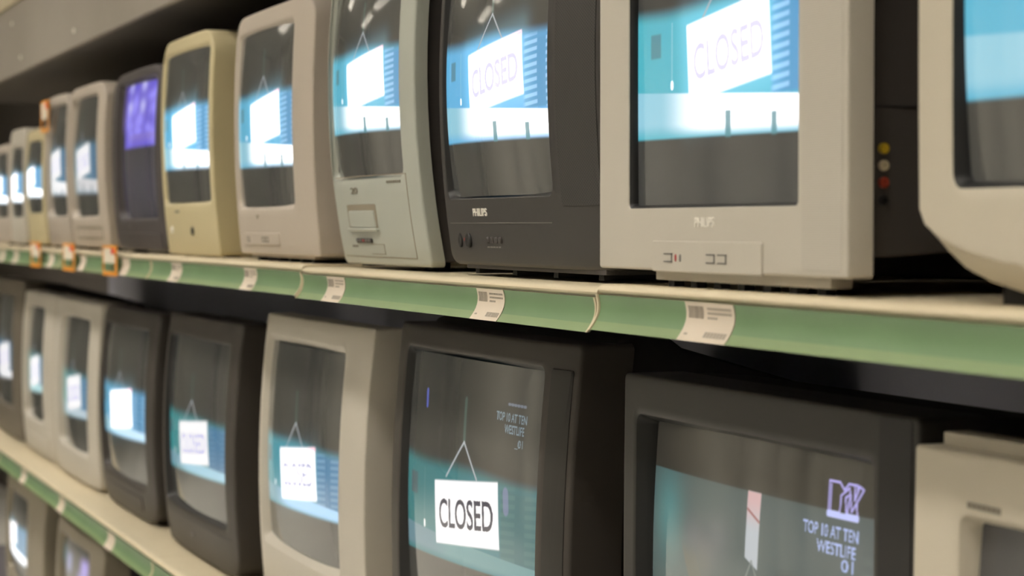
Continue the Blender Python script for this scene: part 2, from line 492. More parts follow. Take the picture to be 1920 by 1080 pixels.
def troffer(x, y, label):
    t = empty('ceiling_light', (x, y, 3.1))
    tag(t, label, 'ceiling light', 'fluorescent ceiling lights with added louvres over the aisle')
    L, W, D = 0.72, 0.17, 0.20
    bm = bmesh.new()
    for a, b, c, d in ((-L, L, -W, -W + 0.015), (-L, L, W - 0.015, W), (-L, -L + 0.015, -W + 0.015, W - 0.015), (L - 0.015, L, -W + 0.015, W - 0.015)):
        box(bm, a, b, c, d, -D, 0.0)
    finish('housing', bm, 'ceil', t, smooth=False)
    bm = bmesh.new(); box(bm, -L + 0.016, L - 0.016, -W + 0.016, W - 0.016, -0.03, -0.005)
    finish('diffuser', bm, 'diffuser', t, smooth=False)
    for k in range(1, 8):  # unseen blades added to cut low-angle light on set flanks and tube glass
        xx = -L + 2 * L * k / 8
        bm = bmesh.new(); box(bm, xx - 0.003, xx + 0.003, -W + 0.016, W - 0.016, -D, -0.04)
        finish('added_louvre_blade', bm, 'added_louvre', t, smooth=False)
for i in range(7):
    xx = 1.0 - 1.9 * i
    troffer(xx, -0.95, 'long fluorescent ceiling light with added louvres over the aisle in front of the shelves')
    troffer(xx - 0.4, -2.45, 'long fluorescent ceiling light with added louvres over the far side of the aisle')

# ------------------------------------------------------------------ shelving
UP, LOW, BASE = EYE - 0.0675, EYE - 0.757, 0.135     # shelf top heights
BAYS = [1.100 + 1.350 * i for i in range(-1, 7)]      # bay seams, metres along the shelf from the camera

def strip_y(t):
    """outline of the label strip: t = 0 top .. 1 bottom -> y in front of the shelf edge"""
    return -0.007 + 0.004 * math.sin(math.pi * min(t, 1)) - 0.010 * max(0.0, t) ** 2

STRIP_T, STRIP_B = -0.0125, -0.0530

def bay(s0, s1, ztop, dz, where, gap, backmat):
    t = empty('shelf', (-(s0 + s1) / 2, 0.0, ztop + dz))
    w = (s1 - s0) / 2 - 0.0018
    tag(t, where, 'shelf', 'shelf bays of the television wall')
    bm = bmesh.new(); box(bm, -w, w, 0.0301, 0.60, -0.026, 0.0)
    finish('board', bm, 'shelf', t, smooth=False)
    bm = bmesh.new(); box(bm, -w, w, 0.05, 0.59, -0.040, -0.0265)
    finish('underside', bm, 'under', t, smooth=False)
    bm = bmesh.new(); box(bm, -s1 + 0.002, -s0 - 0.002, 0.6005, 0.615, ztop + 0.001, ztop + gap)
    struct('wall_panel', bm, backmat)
    # rolled front edge
    prof = []
    for a in range(0, 9):
        an = math.radians(90 + a * 22.5)
        prof.append((0.006 + 0.012 * math.cos(an), -0.0065 + 0.0065 * math.sin(an)))
    prof += [(0.030, -0.013), (0.030, 0.0)]
    bm = bmesh.new()
    loft(bm, [[(xx, y, z) for y, z in prof] for xx in (-w, w)], True, True)
    finish('front_edge', bm, 'shelf', t, 40)
    # label strip
    n = 12
    fr = [(strip_y(i / n), STRIP_T + (STRIP_B - STRIP_T) * i / n) for i in range(n + 1)]
    def strip(a, b):
        bm = bmesh.new()
        sub = fr[a:b + 1]
        pr = sub + [(y + 0.0022, z) for y, z in reversed(sub)]
        loft(bm, [[(xx, y, z) for y, z in pr] for xx in (-w, w)], True, True)
        return bm
    finish('label_strip', strip(0, 9), 'green', t, 50)
    finish('strip_lip', strip(9, 12), 'greenlip', t, 50)
    for xx in (-w, w - 0.004):
        bm = bmesh.new()
        pr = [(y - 0.0025, z) for y, z in fr] + [(y + 0.002, z) for y, z in reversed(fr)]
        loft(bm, [[(x2, y, z) for y, z in pr] for x2 in (xx, xx + 0.004)], True, True)
        finish('strip_end', bm, 'shelf', t, 50)
    return t

names_u = ['outside the right end of the picture', 'under the silver television with the grooved speaker panel',
           'under the charcoal television with the round knobs', 'under the warm grey and cream televisions',
           'under the slate television with the violet picture', 'under the row of small far televisions', 'at the far left end']
names_l = ['outside the right end of the picture', 'under the beige television and the one showing the chart caption',
           'under the black television showing the sharp closed sign', 'under the silver television and its charcoal neighbour',
           'under the brown black television left of centre', 'under the two pale televisions at the left', 'at the far left end']
DZ = [0, 0.0, -0.0035, 0.0, 0.0, 0.0, 0.0]
for i in range(7):
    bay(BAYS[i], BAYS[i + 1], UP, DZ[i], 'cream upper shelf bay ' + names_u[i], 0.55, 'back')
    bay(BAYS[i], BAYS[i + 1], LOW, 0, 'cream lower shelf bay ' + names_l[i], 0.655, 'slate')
# plinth deck under the bottom row
t = empty('plinth', (-4.5, 0, 0))
tag(t, 'dark base deck of the shelving near the floor', 'plinth')
bm = bmesh.new(); box(bm, -5.0, 5.0, 0.0, 0.60, BASE - 0.03, BASE); finish('deck', bm, 'under', t, smooth=False)
bm = bmesh.new(); box(bm, -5.0, 5.0, 0.03, 0.06, 0.0, BASE - 0.03); finish('kick_board', bm, 'back', t, smooth=False)
# top shelf with a screwed front board
t = empty('shelf_canopy', (-4.5, 0, EYE + 0.49))
tag(t, 'grey brown top shelf front board with screw heads above all televisions', 'shelf')
bm = bmesh.new(); box(bm, -5.0, 5.0, 0.0, 0.018, 0.0, 0.224); finish('front_board', bm, 'fascia', t, smooth=False)
bm = bmesh.new(); box(bm, -5.0, 5.0, -0.012, 0.018, 0.2245, 0.27, 0.003); finish('top_rail', bm, 'shelf', t)
bm = bmesh.new(); box(bm, -5.0, 5.0, 0.019, 0.60, 0.012, 0.04); finish('board', bm, 'back', t, smooth=False)
for i in range(9):
    for zz, off in ((0.042, 0.0), (0.165, 0.2)):
        bm = bmesh.new()
        xx = 4.5 - (0.99 + 1.055 * i + off)
        rings = []
        for r, y in ((0.007, 0.0), (0.0065, -0.002), (0.004, -0.0035), (0.001, -0.004)):
            rings.append([(xx + r * math.cos(a * math.pi / 6), y, zz + r * math.sin(a * math.pi / 6)) for a in range(12)])
        loft(bm, rings, False, True)
        finish('screw', bm, 'steel', t)
# rear uprights
for i in range(8):
    bm = bmesh.new(); box(bm, -BAYS[i] - 0.02, -BAYS[i] + 0.02, 0.616, 0.64, 0.0, 2.3)
    o = finish('upright', bm, 'back', smooth=False)
    o['kind'] = 'structure'

# ------------------------------------------------------------------ televisions
def television(label, sl, sr, base, d, H, scr, bezel, cabinet, depth, group, kh=0.0, kp=2, kv=0.0, lean=0.0,
               rt=(0.03, 0.03), rb=(0.02, 0.02), fil=0.010, bd=0.075, lipw=0.012, rec=0.020, bulge=0.022, surround=None,
               glass='glass_warm', pic='dark', pargs=None, res=(60, 80), z0=0.008, taper=(0.74, 0.70), hood=0.0,
               chin=0.0, zbase=None, feet=True, cab_in=0.008, srr=0.02):
    """sl, sr: where the set begins and ends along the shelf; scr: the tube opening (sl, sr, z bottom, z top)"""
    xc = -(sl + sr) / 2
    w = sl - sr
    hw = w / 2
    t = empty('television', (xc, d, base))
    tag(t, label, 'television', group)
    zb = z0
    zc = (scr[2] + scr[3]) / 2
    hz = H / 2
    def fy(x, z):
        return kh * abs(x / hw) ** kp + kv * ((z - zc) / hz) ** 2 + lean * (z - zb)
    ox0, ox1 = -scr[0] - xc, -scr[1] - xc
    oz0, oz1 = scr[2], scr[3]
    def ring(ins, y, zextra=0.0, bot=0.0):
        P = rrect(-hw + ins, hw - ins, zb + ins + bot, H - ins, tuple(max(r - ins, 0.002) for r in rt), tuple(max(r - ins, 0.002) for r in rb))
        return [(px, fy(px, pz) + y, pz) for px, pz in P]
    def oring(grow, y, r):
        P = rrect(ox0 - grow, ox1 + grow, oz0 - grow, oz1 + grow, (r, r), (r, r))
        return [(px, fy(px, pz) + y, pz) for px, pz in P]
    # bezel: outer rim, fillet, face, opening edge
    bm = bmesh.new()
    rings = [ring(0.0, bd), ring(0.0, fil + chin * 0.9)]
    for k in range(1, 5):
        a = k / 4 * math.pi / 2
        rings.append(ring(fil * (1 - math.cos(a)), fil * (1 - math.sin(a)), 0, chin))
    a, b = rings[-1], oring(lipw, 0.0, srr + lipw)
    NS = 6
    for k in range(1, NS):
        q = k / NS
        rg = []
        for p, p2 in zip(a, b):
            px, pz = p[0] + (p2[0] - p[0]) * q, p[2] + (p2[2] - p[2]) * q
            rg.append((px, fy(px, pz), pz))
        rings.append(rg)
    rings.append(b)
    rings.append(oring(lipw * 0.8, 0.0012, srr + lipw * 0.8))
    loft(bm, rings)
    finish('bezel', bm, bezel, t, 38)
    # sloping surround down to the glass
    bm = bmesh.new()
    loft(bm, [oring(lipw * 0.8, 0.0013, srr + lipw * 0.8), oring(lipw * 0.4, rec * 0.5, srr + lipw * .4), oring(0.0, rec, srr), oring(-0.002, rec + 0.03, srr)])
    finish('screen_surround', bm, surround or bezel, t, 50)
    # tube face
    nx, nz = res
    us = np.linspace(0, 1, nx); vs = np.linspace(0, 1, nz)
    U, V = np.meshgrid(us, vs)
    ox, oz = ox1 - ox0, oz1 - oz0
    e = 0.004
    X = ox0 - e + (ox + 2 * e) * U
    Z = oz0 - e + (oz + 2 * e) * V
    fyv = kh * np.abs(X / hw) ** kp + kv * ((Z - zc) / hz) ** 2 + lean * (Z - zb)
    rr2 = ((U - 0.5) * 2) ** 2 * 0.62 + ((V - 0.5) * 2) ** 2 * 0.38
    Yc = kh * abs(((ox0 + ox1) / 2) / hw) ** kp + lean * (zc - zb)
    Y = Yc + (fyv - Yc) * 0.55 + rec + 0.004 - bulge * (1 - rr2) * 0.8
    pts = np.stack([X, Y, Z], -1).reshape(-1, 3)
    idx = np.arange(nx * nz).reshape(nz, nx)
    quads = np.stack([idx[:-1, :-1], idx[:-1, 1:], idx[1:, 1:], idx[1:, :-1]], -1).reshape(-1, 4)
    me = bpy.data.meshes.new('screen')
    me.vertices.add(len(pts)); me.vertices.foreach_set('co', pts.astype(np.float32).ravel())
    me.loops.add(quads.size); me.loops.foreach_set('vertex_index', quads.ravel().astype(np.int32))
    me.polygons.add(len(quads))
    me.polygons.foreach_set('loop_start', np.arange(0, quads.size, 4, dtype=np.int32))
    me.polygons.foreach_set('loop_total', np.full(len(quads), 4, np.int32))
    me.update(calc_edges=True)
    me.polygons.foreach_set('use_smooth', [True] * len(quads))
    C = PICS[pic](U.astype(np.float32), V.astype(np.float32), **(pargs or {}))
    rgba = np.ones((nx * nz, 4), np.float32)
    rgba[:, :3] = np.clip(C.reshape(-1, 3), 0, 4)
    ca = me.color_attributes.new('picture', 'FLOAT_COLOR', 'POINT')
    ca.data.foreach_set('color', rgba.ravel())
    me.materials.append(M[glass])
    so = bpy.data.objects.new('screen', me); COL.objects.link(so); so.parent = t
    # back cabinet
    bm = bmesh.new()
    rings = []
    c0 = cab_in
    def cring(ins, y, k, hood_):
        cz = zb + (H - zb) * 0.42
        P = rrect(-hw + ins, hw - ins, zb + ins, H - ins + hood_, tuple(max(r - ins, 0.006) for r in rt), tuple(max(r - ins, 0.004) for r in rb))
        return [(px * k, fy(px, pz) * max(0, 1 - y / 0.2) + y, cz + (pz - cz) * (k + (1 - k) * (0.25 if pz > cz else 0.75))) if k < 1 else (px, fy(px, pz) * max(0, 1 - y / 0.2) + y, pz) for px, pz in P]
    rings = [cring(c0, bd - 0.012, 1, 0), cring(c0, bd + 0.004, 1, hood * 0.6), cring(c0, bd + 0.03, 1, hood), cring(c0 + 0.004, bd + 0.10, 1, hood * 0.8),
             cring(c0 + 0.006, bd + 0.13, 0.97, hood * 0.6), cring(c0 + 0.01, depth * 0.72, taper[0] + 0.1, 0), cring(c0 + 0.01, depth - 0.03, taper[1], 0), cring(c0 + 0.03, depth, taper[1] - 0.04, 0)]
    loft(bm, rings, False, True)
    finish('cabinet', bm, cabinet, t, 30)
    if feet:
        fxs = (-hw * 0.72, hw * 0.72)
        for fx in fxs:
            for yy in (0.05 + kh * 0.4, depth * 0.62):
                bm = bmesh.new()
                hgt = zb + 0.004 + (0.0 if yy < 0.15 else 0.055)
                box(bm, fx * (0.8 if yy > 0.15 else 1) - 0.018, fx * (0.8 if yy > 0.15 else 1) + 0.018, yy, yy + 0.03, 0.0, hgt + (rb[1] * 0.25 if yy < 0.15 else 0))
                finish('foot', bm, 'rubber', t, smooth=False)
    return dict(t=t, fy=fy, hw=hw, H=H, xc=xc, d=d, base=base)

def plate(tv, name, s0, s1, z0, z1, thick, mat, up=0.0, r=0.004, parent=None, seg=(8, 8), out=True):
    """a thin raised plate lying on the set's front, following its curve"""
    x0, x1 = -s0 - tv['xc'], -s1 - tv['xc']
    fy = tv['fy']
    bm = bmesh.new()
    r = min(r, (x1 - x0) / 2.05, (z1 - z0) / 2.05)
    P = rrect(x0, x1, z0, z1, (r, r), (r, r), 4, seg[0])
    b = min(thick * 0.5, 0.0015)
    cx, cz = (x0 + x1) / 2, (z0 + z1) / 2
    rings = [[(px, fy(px, pz) + 0.002, pz) for px, pz in P], [(px, fy(px, pz) - up - thick + b, pz) for px, pz in P]]
    for q in (0.0, 0.3, 0.6, 0.9):
        rg = []
        for px, pz in P:
            sx = (x1 - x0) / 2 - b; sz = (z1 - z0) / 2 - b
            qx = cx + (px - cx) * sx / ((x1 - x0) / 2) * (1 - q); qz = cz + (pz - cz) * sz / ((z1 - z0) / 2) * (1 - q)
            rg.append((qx, fy(qx, qz) - up - thick, qz))
        rings.append(rg)
    loft(bm, rings, False, True)
    return finish(name, bm, mat, parent or tv['t'], 35)

def frame_line(tv, name, s0, s1, z0, z1, wd, mat, parent=None, up=0.0006, sides='lrtb'):
    """a fine raised outline (panel seam) on the front"""
    x0, x1 = -s0 - tv['xc'], -s1 - tv['xc']
    fy = tv['fy']
    bm = bmesh.new()
    segs = []
    if 't' in sides: segs.append((x0, x1, z1 - wd, z1))
    if 'b' in sides: segs.append((x0, x1, z0, z0 + wd))
    if 'l' in sides: segs.append((x0, x0 + wd * 1.6, z0, z1))
    if 'r' in sides: segs.append((x1 - wd * 1.6, x1, z0, z1))
    for a, b, c, e in segs:
        n = 10
        hor = (b - a) > (e - c)
        rings = []
        for i in range(n + 1):
            q = i / n
            if hor:
                xx = a + (b - a) * q
                sec = [(xx, fy(xx, c) + 0.002, c), (xx, fy(xx, c) - up, c), (xx, fy(xx, e) - up, e), (xx, fy(xx, e) + 0.002, e)]
            else:
                zz = c + (e - c) * q
                sec = [(a, fy(a, zz) + 0.002, zz), (a, fy(a, zz) - up, zz), (b, fy(b, zz) - up, zz), (b, fy(b, zz) + 0.002, zz)]
            rings.append(sec)
        loft(bm, rings, True, True)
    return finish(name, bm, mat, parent or tv['t'], smooth=False)

def lettering(tv, s, s0, s1, z0, z1, mat, up=0.0012, parent=None, name='logo'):
    v, tr = text_mesh(s)
    x0, x1 = -s0 - tv['xc'], -s1 - tv['xc']
    fy = tv['fy']
    bm = bmesh.new()
    vv = []
    for a, b in v:
        px, pz = x0 + (x1 - x0) * a, z0 + (z1 - z0) * b
        vv.append(bm.verts.new((px, fy(px, pz) - up, pz)))
    for f in tr:
        try: bm.faces.new([vv[i] for i in f])
        except ValueError: pass
    r = bmesh.ops.extrude_face_region(bm, geom=list(bm.faces))
    for g in r['geom']:
        if isinstance(g, bmesh.types.BMVert):
            g.co.y += up + 0.001
    return finish(name, bm, mat, parent or tv['t'], smooth=False)

def disc(tv, name, s, z, r, thick, mat, parent=None, ry=None):
    x = -s - tv['xc']
    y = tv['fy'](x, z)
    bm = bmesh.new()
    rings = []
    for q, yy in ((1.0, 0.003), (1.0, -thick * 0.6), (0.85, -thick), (0.5, -thick), (0.3, -thick * 0.8)):
        rings.append([(x + r * q * math.cos(a * math.pi / 10), y + yy, z + (ry or r) * q * math.sin(a * math.pi / 10)) for a in range(20)])
    loft(bm, rings, True, True)
    return finish(name, bm, mat, parent or tv['t'], 40)

def pedestal(tv, s0, s1, z1, y0, y1, mat, nfeet=4):
    x0, x1 = -s0 - tv['xc'], -s1 - tv['xc']
    bm = bmesh.new(); box(bm, x0, x1, y0, y1, 0.007, z1, 0.002)
    o = finish('pedestal', bm, mat, tv['t'], 40)
    for i in range(nfeet):
        xx = x0 + 0.03 + (x1 - x0 - 0.06) * i / (nfeet - 1)
        bm = bmesh.new(); box(bm, xx - 0.008, xx + 0.008, y0 + 0.006, y1 - 0.006, 0.0, 0.008)
        finish('foot', bm, 'rubber', tv['t'], smooth=False)
    return o

GU = 'tube televisions on the upper shelf'
GL = 'tube televisions on the lower shelf'
GB = 'tube televisions on the bottom shelf'
DU, DL = 0.02, 0.06

# ---- upper shelf, far to near
faint = dict(teal=1.15, white=1.6, ink=(1.2, 1.2, 1.5), blur=0.012, blue=0.3)
LOWP = dict(lo0=0.285, los=0.045, hi0=0.385, his=-0.005)

def print_row(tv, name, s0, s1, z0, z1, n, mat='logodim', up=0.0008):
    """a row of marks too small to read"""
    x0, x1 = -s0 - tv['xc'], -s1 - tv['xc']
    bm = bmesh.new()
    w = (x1 - x0) / n
    for i in range(n):
        a = x0 + w * i
        y = tv['fy'](a, z0)
        box(bm, a, a + w * 0.72, y - up, y + 0.001, z0, z1)
    return finish(name, bm, mat, tv['t'], smooth=False)

television('small grey television farthest left on the upper shelf, cut by the picture edge', 8.21, 7.835, UP, DU, 0.345, (8.15, 7.865, 0.10, 0.31), 'warmgrey', 'warmgrey', 0.34, GU,
           kh=0.006, kv=0.008, rt=(0.03, 0.03), fil=0.006, rec=0.008, pic='closed', pargs=dict(faint, white=2.2), res=(50, 64))
television('small bluish grey television with bright screen behind the small cream one', 7.80, 7.46, UP, DU, 0.385, (7.745, 7.49, 0.10, 0.315), 'silver', 'silver', 0.34, GU,
           kh=0.006, kv=0.008, rt=(0.03, 0.03), fil=0.006, rec=0.008, pic='closed', pargs=dict(faint, white=2.2), res=(50, 64))
television('small cream television with bright screen left of the orange edged promotion card', 7.43, 7.06, UP, DU, 0.368, (7.385, 7.09, 0.112, 0.325), 'cream', 'cream', 0.36, GU,
           kh=0.010, kv=0.010, rt=(0.03, 0.03), fil=0.006, rec=0.008, pic='closed', pargs=dict(faint, white=2.2), res=(50, 64))
u4 = television('grey television with the orange edged card on its upper left corner', 7.04, 6.61, UP, DU, 0.452, (6.975, 6.635, 0.10, 0.415), 'pinkgrey', 'pinkgrey', 0.40, GU,
           kh=0.012, kv=0.014, rt=(0.06, 0.05), fil=0.006, pic='closed', pargs=dict(faint, teal=0.5, white=0.95, ink=(.75, .75, .95), dv=-.03), res=(60, 80))
u5 = television('pinkish grey television between the card topped one and the dark slate one', 6.59, 6.005, UP, DU, 0.452, (6.53, 6.085, 0.098, 0.415), 'warmgrey', 'warmgrey', 0.42, GU,
           kh=0.014, kp=3, kv=0.016, rt=(0.09, 0.05), fil=0.006, pic='closed', pargs=dict(faint, teal=0.45, white=0.9, ink=(.6, .6, .85), bw=(.6, .6, .62), dv=-.03), res=(70, 90))
frame_line(u5, 'control_panel', 6.45, 6.06, 0.03, 0.065, 0.006, 'tan')
u6 = television('dark slate television showing a violet picture on the upper shelf', 5.865, 5.225, UP, DU, 0.447, (5.765, 5.285, 0.090, 0.415), 'violetblack', 'cabgrey', 0.44, GU,
           kh=0.010, kv=0.016, rt=(0.10, 0.05), rb=(0.05, 0.03), fil=0.006, pic='violet', res=(90, 110), surround='violetblack')
plate(u6, 'control_panel', 5.76, 5.26, 0.012, 0.05, 0.002, 'violetblack')
disc(u6, 'button', 5.62, 0.065, 0.006, 0.002, 'button')
u7 = television('cream television with rounded top between the dark slate and the warm grey sets', 5.215, 4.675, UP, DU, 0.482, (5.185, 4.71, 0.122, 0.442), 'cream', 'cream', 0.42, GU,
           kh=0.010, kp=3, kv=0.014, rt=(0.085, 0.06), rb=(0.012, 0.012), fil=0.004, z0=0.003, srr=0.010, rec=0.009, bulge=0.016, pic='closed', pargs=dict(teal=1.25, white=2.0, ink=(1.6, 1.6, 1.8), blur=0.008, blue=0.4, du=.05, bandw=.7), res=(110, 140))
disc(u7, 'button', 4.875, 0.056, 0.009, 0.004, 'black')
disc(u7, 'headphone_socket', 5.10, 0.058, 0.008, 0.004, 'chrome')
print_row(u7, 'logo', 5.05, 5.00, 0.096, 0.101, 5)
u8 = television('warm light grey television with grey pedestal, right of the tall cream set', 4.47, 3.865, UP, DU, 0.476, (4.435, 3.99, 0.108, 0.432), 'warmgrey', 'warmgrey', 0.44, GU,
           kh=0.010, kp=3, kv=0.012, rt=(0.07, 0.045), rb=(0.008, 0.008), fil=0.004, z0=0.012, srr=0.010, rec=0.010, bulge=0.018, feet=False, pic='closed',
           pargs=dict(teal=1.1, white=1.8, ink=(1.05, 1.05, 1.35), blur=0.006, blue=0.35, du=.07, bandw=.7), res=(150, 190))
pedestal(u8, 4.40, 3.93, 0.016, 0.03, 0.12, 'warmgrey', 6)
plate(u8, 'control_panel', 4.39, 4.10, 0.030, 0.054, 0.003, 'warmgrey')
for a in (4.36, 4.23, 4.20):
    frame_line(u8, 'button', a, a - 0.024, 0.036, 0.046, 0.002, 'logodim', up=0.0036)
lettering(u8, 'V', 4.275, 4.25, 0.080, 0.088, 'tan')
u9 = television('green grey television with a built in tape slot under its screen', 3.752, 3.270, UP, DU, 0.512, (3.742, 3.345, 0.152, 0.455), 'greengrey', 'cabgrey', 0.44, GU,
           kh=0.008, kv=0.022, lean=0.0, rt=(0.03, 0.04), rb=(0.012, 0.012), fil=0.004, z0=0.004, srr=0.010, bd=0.022, pic='closed', surround='greengrey', bulge=0.026, rec=0.014,
           pargs=dict(teal=1.15, white=1.7, ink=(0.45, 0.45, 0.55), thin=0.5, blur=0.005, blue=0.25, du=.09), res=(190, 230))
frame_line(u9, 'front_seam', 3.73, 3.325, 0.016, 0.148, 0.0016, 'tan', sides='rtb')
plate(u9, 'tape_slot', 3.668, 3.492, 0.060, 0.102, 0.0012, 'tan')
plate(u9, 'tape_flap', 3.655, 3.500, 0.064, 0.092, 0.003, 'greengrey')
plate(u9, 'slot_sill', 3.668, 3.488, 0.0585, 0.0635, 0.006, 'greengrey')
plate(u9, 'button_row', 3.632, 3.535, 0.039, 0.047, 0.003, 'black')
for a in (3.625, 3.607, 3.589, 3.571, 3.553):
    plate(u9, 'button', a, a - 0.011, 0.0405, 0.0455, 0.0042, 'redmark' if a == 3.589 else 'button')
frame_line(u9, 'flap', 3.55, 3.475, 0.021, 0.038, 0.0014, 'tan', sides='rtb')
print_row(u9, 'button_print', 3.67, 3.63, 0.032, 0.036, 4)
lettering(u9, '20', 3.628, 3.586, 0.119, 0.130, 'logodim')
print_row(u9, 'small_print', 3.42, 3.35, 0.134, 0.138, 7)
u10 = television('charcoal television with a punched speaker panel right of its screen', 3.155, 2.530, UP, DU, 0.505, (3.125, 2.695, 0.112, 0.435), 'charcoal', 'cabblack', 0.47, GU,
           kh=0.010, kp=3, kv=0.020, rt=(0.02, 0.03), rb=(0.03, 0.02), fil=0.006, z0=0.012, srr=0.010, feet=False, pic='closed', surround='pit', bulge=0.028, lipw=0.008, rec=0.014,
           pargs=dict(teal=1.2, white=1.6, ink=(0.55, 0.52, 0.85), thin=0.2, blur=0.004, blue=0.5, du=.07), res=(300, 380))
pedestal(u10, 3.085, 2.560, 0.016, 0.030, 0.22, 'cabgrey', 4)
plate(u10, 'speaker_grille', 2.660, 2.543, 0.092, 0.49, 0.0012, 'dots')
lettering(u10, 'PHILIPS', 3.005, 2.945, 0.0805, 0.0915, 'chrome')
frame_line(u10, 'front_seam', 3.13, 2.70, 0.0705, 0.0717, 0.0012, 'button', sides='t')
disc(u10, 'headphone_socket', 3.085, 0.047, 0.0095, 0.002, 'pit', ry=0.0105)
disc(u10, 'button', 3.040, 0.047, 0.011, 0.004, 'pit', ry=0.0105)
disc(u10, 'indicator_light', 3.062, 0.048, 0.0025, 0.001, 'redmark')
for a in (2.958, 2.941, 2.924, 2.907):
    plate(u10, 'button', a, a - 0.011, 0.043, 0.052, 0.003, 'cabgrey')
print_row(u10, 'button_print', 2.96, 2.90, 0.037, 0.039, 5, 'button')
u11 = television('silver flat fronted television with a grooved speaker panel and red, white and yellow side sockets', 2.484, 1.875, UP, DU - 0.01, 0.50, (2.392, 1.978, 0.090, 0.420), 'silver', 'cabgrey', 0.46, GU,
           kh=0.0, kv=0.0, rt=(0.01, 0.01), rb=(0.004, 0.004), fil=0.003, z0=0.018, feet=False, bd=0.027, pic='closed', surround='pit', bulge=0.003, rec=0.007, lipw=0.004, srr=0.003,
           pargs=dict(teal=1.25, white=1.6, ink=(0.42, 0.38, 0.80), thin=0.3, blur=0.003, blue=0.15, du=.075), res=(320, 400), glass='glass_cool', cab_in=0.02, taper=(0.80, 0.74))
pedestal(u11, 2.345, 1.930, 0.021, 0.012, 0.036, 'silver', 7)
plate(u11, 'speaker_grille', 1.966, 1.884, 0.024, 0.49, 0.0006, 'rib')
plate(u11, 'control_panel', 2.325, 2.050, 0.0170, 0.0510, 0.0022, 'silver')
for a, b2 in ((2.290, 0.022), (2.180, 0.021), (2.152, 0.021)):
    frame_line(u11, 'button', a, a - b2, 0.0275, 0.0375, 0.0014, 'button', up=0.0030, sides='rtb')
plate(u11, 'button', 2.262, 2.256, 0.0275, 0.0375, 0.003, 'redmark')
plate(u11, 'button', 2.250, 2.244, 0.0275, 0.0375, 0.003, 'button')
lettering(u11, 'PHILIPS', 2.212, 2.165, 0.0660, 0.0762, 'chrome')
# sockets on its right flank
xr = u11['hw'] - 0.02
for zz, mt in ((0.140, 'rca_yellow'), (0.124, 'rca_white'), (0.108, 'rca_red'), (0.091, 'pit')):
    bm = bmesh.new()
    rings = []
    for r, xx in ((0.0052, -0.004), (0.0052, 0.0035), (0.004, 0.0045), (0.0022, 0.0045), (0.0018, 0.001)):
        rings.append([(xr + xx, 0.048 + r * math.cos(a * math.pi / 8), zz + r * math.sin(a * math.pi / 8)) for a in range(16)])
    loft(bm, rings, True, True)
    finish('side_socket', bm, mt, u11['t'], 40)
bm = bmesh.new(); box(bm, xr - 0.004, xr + 0.0006, 0.034, 0.20, 0.1785, 0.1800); finish('cabinet_seam', bm, 'pit', u11['t'], smooth=False)
u12 = television('light beige television with a curved chin at the right edge of the upper shelf', 1.758, 1.15, UP, DU - 0.01, 0.53, (1.690, 1.215, 0.105, 0.44), 'beige', 'beige', 0.46, GU,
           kh=0.004, kv=0.003, rt=(0.03, 0.03), rb=(0.27, 0.054), fil=0.006, z0=0.004, chin=0.024, feet=True, pic='closed', surround='pit', lipw=0.008, rec=0.014, srr=0.008,
           pargs=dict(teal=1.25, white=1.6, blur=0.004, blue=0.3, du=.10, dv=-.02), res=(200, 240))
disc(u12, 'button', 1.575, 0.055, 0.022, 0.0015, 'beige')

# ---- lower shelf, far to near
television('dark television cut off by the left picture edge on the lower shelf', 8.70, 7.95, LOW, DL, 0.565, (8.64, 8.12, 0.12, 0.50), 'dimbrown', 'cabgrey', 0.5, GL,
           kh=0.012, kv=0.016, lean=0.02, rt=(0.03, 0.03), fil=0.006, pic='closed', pargs=dict(LOWP, teal=0.4, white=0.9, ink=(.7, .65, .9), blur=0.012, blue=.5, dv=-.06, du=.05), res=(60, 80))
l1 = television('pale television with narrow lit screen, second from the left on the lower shelf', 7.92, 7.215, LOW, DL, 0.535, (7.78, 7.375, 0.125, 0.485), 'silver', 'silver', 0.5, GL,
           kh=0.014, kp=4, kv=0.016, lean=0.02, rt=(0.02, 0.02), rb=(0.02, 0.02), fil=0.006, pic='closed', pargs=dict(LOWP, teal=0.6, white=1.0, ink=(.7, .7, .95), bw=(.45, .7, .72), blur=0.012, dv=-.06), res=(60, 80))
plate(l1, 'control_panel', 7.8, 7.3, 0.03, 0.07, 0.003, 'silver')
l2 = television('pale television left of the rounded dark one on the lower shelf', 7.20, 6.40, LOW, DL, 0.535, (7.03, 6.52, 0.10, 0.48), 'silver', 'silver', 0.5, GL,
           kh=0.014, kp=4, kv=0.016, lean=0.02, rt=(0.02, 0.02), rb=(0.02, 0.02), fil=0.006, pic='closed', pargs=dict(LOWP, teal=0.6, white=0.95, ink=(.55, .55, .85), bw=(.45, .55, .62), blur=0.010, dv=-.06), res=(70, 90))
l3 = television('dark brown grey television with round chin and a glaring blank card on screen', 6.38, 5.60, LOW, DL, 0.537, (6.32, 5.68, 0.10, 0.485), 'brownblack', 'cabgrey', 0.5, GL,
           kh=0.018, kp=3, kv=0.022, lean=0.02, rt=(0.03, 0.03), rb=(0.11, 0.07), fil=0.008, z0=0.004, pic='closed', pargs=dict(LOWP, teal=0.9, white=1.9, ink=(1.6, 1.6, 1.7), bw=(.6, .85, 1.0), blur=0.008, blue=.4, dv=-.04), res=(90, 120))
plate(l3, 'control_panel', 6.24, 5.74, 0.03, 0.065, 0.002, 'brownblack')
